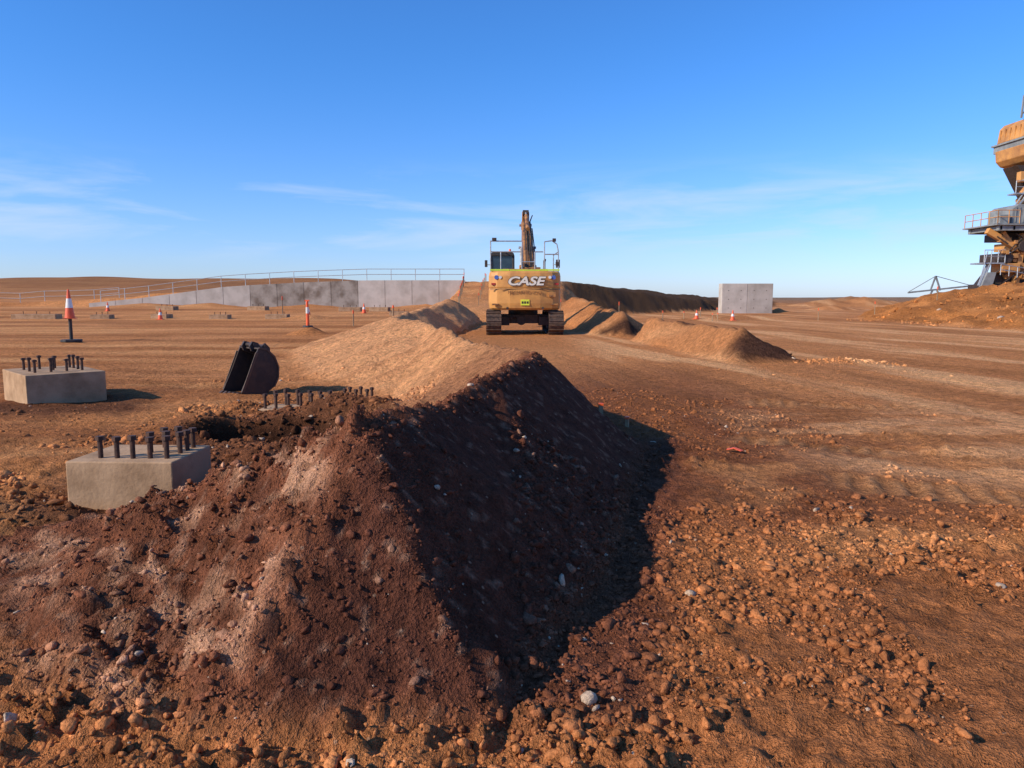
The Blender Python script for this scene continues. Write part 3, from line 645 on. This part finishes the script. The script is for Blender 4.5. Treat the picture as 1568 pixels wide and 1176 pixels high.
# ---------------------------------------------------------------- mine stacker on the right
def stacker():
    e=empty("mine_stacker",(1.2,60,-.1))
    LOW=-1.5
    def rail(b,p,q,h=1.0,step=1.0,r=.035):
        p=Vector(p);q=Vector(q);n=max(1,int((q-p).length/step))
        for i in range(n+1):
            a=p.lerp(q,i/n);b.cyl(a,a+Vector((0,0,h)),r,n=5)
        for hh in(h*.5,h):b.cyl(p+Vector((0,0,hh)),q+Vector((0,0,hh)),r*.9,n=5)
    UP=.45
    Buf().prism([(38.2,14.05),(38.35,15.2),(38.7,15.55),(47,15.9),(47,14.05)],'y',0,3.6).mv(UP).obj("counterweight_box_upper",M_ore,e,bev=.06)
    b=Buf();
    for i in range(16): b.b(38.9+i*.5,38.98+i*.5,-.06,0.02,14.1,15.45)
    for i in range(6): b.b(38.2,38.28,.2+i*.6,.3+i*.6,14.1,15.1)
    b.mv(UP).obj("stiffener_ribs",M_ore,e)
    b=Buf();b.b(38.0,47,-.5,4.0,13.85,14.0);b.b(38.15,47,-.3,3.9,13.3,13.85);b.mv(UP).obj("walkway_band",M_grey,e,bev=.02)
    Buf().prism([(38.1,13.3),(38.2,12.45),(38.6,12.05),(39.4,11.85),(47,11.6),(47,13.3)],'y',0,3.6).mv(UP,0,.15).obj("counterweight_box_lower",M_ore,e,bev=.05)
    b=Buf()
    rail(b,(39.9,0.3,15.8),(47,.3,15.9),1.0)
    b.mv(-.9).obj("upper_handrails",M_rail,e)
    b=Buf()
    b.beam((40,1,15.6),(40.1,1,17.3),.12,.12);b.beam((40.1,1,17.2),(41.6,1,17.6),.1,.1);b.beam((40,1,15.8),(41.4,1,17.4),.08,.08);b.beam((41.4,1,15.8),(41.4,1,19),.15,.15);b.beam((40.1,1,16.6),(41.4,1,16.6),.08,.08)
    b.mv(-1.2).obj("mast_truss",M_grey,e)
    b=Buf();b.prism([(39.0,11.9),(40.6,11.8),(44,9.2),(44,8.5),(41.0,8.5)],'y',1,2.4);b.prism([(38.9,11.9),(40.0,11.9),(40.3,11.3),(39.6,11.1)],'y',.5,1.2);b.mv(-.5).obj("counterweight_arm",M_dark,e,bev=.04)
    b=Buf();b.b(39.7,40.2,.4,.9,10.6,11.4);b.cyl((40.0,.6,9.7),(40.9,.6,11.0),.2);b.b(40.6,42,.2,1,9.3,10.4);b.cyl((39.6,.3,9.0),(40.2,.3,9.4),.3,n=14);b.mv(-1.0).obj("drive_units",M_ore,e,bev=.04)
    b=Buf();b.b(38.9,42,-.4,.6,9.55,9.65);rail(b,(38.9,-.4,9.65),(42,-.4,9.65),.9,.7);b.beam((39.2,-.3,8.65),(39.9,-.3,9.55),.15,.1);b.b(39.9,42,-.4,.6,10.7,10.78);rail(b,(39.9,-.4,10.78),(42,-.4,10.78),.9,.7);b.tube([(39.0,-.3,8.7),(40.2,-.3,10.7)],.06);b.tube([(39.3,-.3,8.7),(40.5,-.3,10.7)],.06)
    b.mv(-1.0).obj("service_platforms",M_rail,e)
    Buf().prism([(37.65,7.25),(37.65,8.35),(38.1,8.7),(48,8.8),(48,7.25)],'y',-1,2.0).mv(-.3).obj("machinery_house",M_grey,e,bev=.03)
    b=Buf()
    for i in range(30): b.b(37.9+i*.3,37.95+i*.3,-1.05,-.98,7.35,8.5)
    b.mv(-.3).obj("cladding_ribs",M_grey,e)
    b=Buf();b.b(35.9,48,-2,2.4,7.05,7.15);b.b(36.2,48,-1.8,-1.5,6.65,7.05);b.b(36.2,48,1.8,2.1,6.65,7.05)
    for i in range(10): b.b(36.3+i,36.45+i,-1.8,2.1,6.7,7.0)
    b.mv(-.3).obj("deck_frame",M_grey,e)
    b=Buf();rail(b,(35.95,-2,7.15),(37.6,-2,7.15),1.0,.55);rail(b,(35.95,-2,7.15),(35.95,2.2,7.15),1.0,.9)
    b.mv(-.3).obj("deck_handrails",M_ore,e)
    Buf().b(36.6,37.4,-1.2,-.4,7.15,7.9).mv(-.3).obj("deck_cabinet",M_grey,e,bev=.03)
    b=Buf()
    b.beam((37.0,-1,6.7),(40.8,-1,4.6),.4,.45);b.beam((38.2,-1,6.6),(39.3,-1,5.2),.3,.3);b.beam((47,-.6,6.6),(38.8,-.6,3.2),.4,.45);b.b(39.2,50,-.8,1.5,5.2,5.8);b.beam((39.9,-.9,6.5),(39.5,-.9,2.2),.4,.4)
    b.b(38.2,39.6,-1.3,0,3.5,4.2)
    b.beam((41,0,6.6),(38.2,0,2.8),.3,.4)
    b.mv(LOW).obj("main_girders",M_ore,e,bev=.03)
    b=Buf();b.b(38.4,39.8,-.5,2,4.3,5.0);b.b(40,50,0,3,2.2,4.8);b.cyl((38.6,-1.3,4.6),(38.6,-.2,4.6),.4,n=16);b.cyl((39.7,-1.5,5.5),(39.7,-.9,5.5),.45,n=16);b.prism([(37.6,2.4),(38.3,3.4),(40,3.3),(40.4,2.0)],'y',-.5,1.5);b.b(38.8,50,-.3,2.2,6.0,6.6);b.mv(LOW).obj("gearboxes_and_chutes",M_dark,e,bev=.04)
    b=Buf();b.b(36.6,38.3,-1.4,.2,4.15,4.25);rail(b,(36.7,-1.4,4.25),(38.3,-1.4,4.25),.95,.5);b.beam((36.6,-1.2,2.5),(37.2,-1.2,4.2),.5,.08);b.tube([(36.4,-1.45,2.6),(36.9,-1.45,5.1)],.04)
    rail(b,(39.6,-1.6,5.9),(45,-1.6,5.9),.7,.7);rail(b,(37.9,-1.6,3.3),(40.5,-1.6,2.9),.8,.6)
    b.mv(LOW).obj("lower_platforms",M_rail,e)
    Buf().prism([(35.9,2.2),(36.4,3.5),(37.1,3.5),(36.8,2.2)],'y',-1.6,-1.3).mv(LOW+.5).obj("conveyor_skirt_plate",M_grey,e,bev=.02)
    b=Buf()
    for i in range(10):
        b.b(37.2+i*1.1,38.1+i*1.1,-1.6,1.6,1.6,2.3)
    b.b(36.6,50,-1.2,1.2,2.2,2.6);b.mv(LOW+.5).obj("crawler_base",M_dark,e,bev=.08)
    b=Buf();rg=random.Random(3)
    for i in range(34):
        x=rg.uniform(38.0,43);z=rg.uniform(2.6,6.6);b.box((x,rg.uniform(-1.4,-.6),z),(rg.uniform(.15,.6),.4,rg.uniform(.1,.5)))
    b.mv(LOW).obj("fittings",M_yeld,e,bev=.02)
    b=Buf()
    for i in range(18):
        p=Vector((rg.uniform(37.6,42),rg.uniform(-1.6,-1.2),rg.uniform(2.4,6.4)));b.cyl(p,p+Vector((rg.uniform(-1.2,1.2),.2,rg.uniform(-1,1))),.05,n=6)
    b.mv(LOW).obj("pipework",M_dark,e)
stacker()
e=empty("distant_stacker",(95,170,0))
b=Buf();b.beam((-6,0,2.5),(8,0,4.0),.4,.35);b.beam((-1,0,3),(0,0,6.2),.3,.3);b.beam((1.2,0,3),(0,0,6.2),.3,.3);b.cyl((0,0,6.2),(8,0,4.1),.08);b.cyl((0,0,6.2),(-6,0,2.6),.08);b.beam((-2,0,0),(-.5,0,3),.3,.3);b.beam((2,0,0),(.5,0,3),.3,.3)
b.obj("frame",M_grey,e)
# ---------------------------------------------------------------- light, sky, camera
el,phi=math.radians(30),math.radians(25)
Ld=Vector((-math.cos(el)*math.cos(phi),-math.cos(el)*math.sin(phi),math.sin(el)))
sun=bpy.data.lights.new("sun",'SUN');sun.energy=5.0;sun.angle=math.radians(.5);sun.color=(1,.89,.73)
so=bpy.data.objects.new("sun",sun);COL.objects.link(so);so.rotation_euler=Ld.to_track_quat('Z','Y').to_euler()
w=bpy.data.worlds.new("World");scene.world=w;w.use_nodes=True;nt=w.node_tree;lk=nt.links.new
bg=nt.nodes['Background']
sky=node(nt,'ShaderNodeTexSky');sky.sky_type='NISHITA';sky.sun_disc=False;sky.sun_elevation=el
sky.sun_rotation=math.atan2(Ld.x,Ld.y);sky.altitude=300;sky.air_density=1.0;sky.dust_density=.4;sky.ozone_density=2.0
tc=node(nt,'ShaderNodeTexCoord');sp=node(nt,'ShaderNodeSeparateXYZ');lk(tc.outputs['Generated'],sp.inputs[0])
gr=node(nt,'ShaderNodeMapRange');gr.interpolation_type='SMOOTHSTEP';gr.inputs['From Min'].default_value=-.08;gr.inputs['From Max'].default_value=.32;lk(sp.outputs[2],gr.inputs['Value'])
gm=node(nt,'ShaderNodeMix',data_type='RGBA');lk(gr.outputs[0],gm.inputs[0]);gm.inputs[6].default_value=(.68,.79,1.26,1);gm.inputs[7].default_value=(.35,.80,1.38,1)
sm_=node(nt,'ShaderNodeMix',data_type='RGBA');sm_.blend_type='MULTIPLY';sm_.inputs[0].default_value=1;lk(sky.outputs[0],sm_.inputs[6]);lk(gm.outputs[2],sm_.inputs[7])
mp=node(nt,'ShaderNodeMapping');mp.inputs['Scale'].default_value=(2.6,2.6,17);mp.inputs['Rotation'].default_value=(0,.08,0);mp.inputs['Location'].default_value=(1.6,3.1,.9);lk(tc.outputs['Generated'],mp.inputs[0])
nz=node(nt,'ShaderNodeTexNoise');nz.inputs['Scale'].default_value=1.7;nz.inputs['Detail'].default_value=7;nz.inputs['Roughness'].default_value=.58;nz.inputs['Distortion'].default_value=.5;lk(mp.outputs[0],nz.inputs['Vector'])
mr=node(nt,'ShaderNodeMapRange');mr.inputs['From Min'].default_value=.46;mr.inputs['From Max'].default_value=.74;lk(nz.outputs['Fac'],mr.inputs['Value'])
m1=node(nt,'ShaderNodeMapRange');m1.interpolation_type='SMOOTHSTEP';m1.inputs['From Min'].default_value=.03;m1.inputs['From Max'].default_value=.08;lk(sp.outputs[2],m1.inputs['Value'])
m2=node(nt,'ShaderNodeMapRange');m2.interpolation_type='SMOOTHSTEP';m2.inputs['From Min'].default_value=.18;m2.inputs['From Max'].default_value=.11;lk(sp.outputs[2],m2.inputs['Value'])
q=node(nt,'ShaderNodeMath',operation='MULTIPLY');lk(m1.outputs[0],q.inputs[0]);lk(m2.outputs[0],q.inputs[1])
q2=node(nt,'ShaderNodeMath',operation='MULTIPLY');lk(q.outputs[0],q2.inputs[0]);lk(mr.outputs[0],q2.inputs[1])
q3=node(nt,'ShaderNodeMath',operation='MULTIPLY');lk(q2.outputs[0],q3.inputs[0]);q3.inputs[1].default_value=.65
mx=node(nt,'ShaderNodeMix',data_type='RGBA');lk(q3.outputs[0],mx.inputs[0]);lk(sm_.outputs[2],mx.inputs[6]);mx.inputs[7].default_value=(4.4,5.2,6.2,1)
lk(mx.outputs[2],bg.inputs['Color']);bg.inputs['Strength'].default_value=.15
cam=bpy.data.cameras.new("camera");co=bpy.data.objects.new("camera",cam);COL.objects.link(co)
cam.sensor_width=36;cam.lens=26.4;cam.clip_start=.05;cam.clip_end=6000
co.location=(0,0,1.5);co.rotation_euler=(math.radians(90-6.6),0,0)
scene.camera=co
scene.view_settings.view_transform='Standard';scene.view_settings.look='None';scene.view_settings.exposure=0
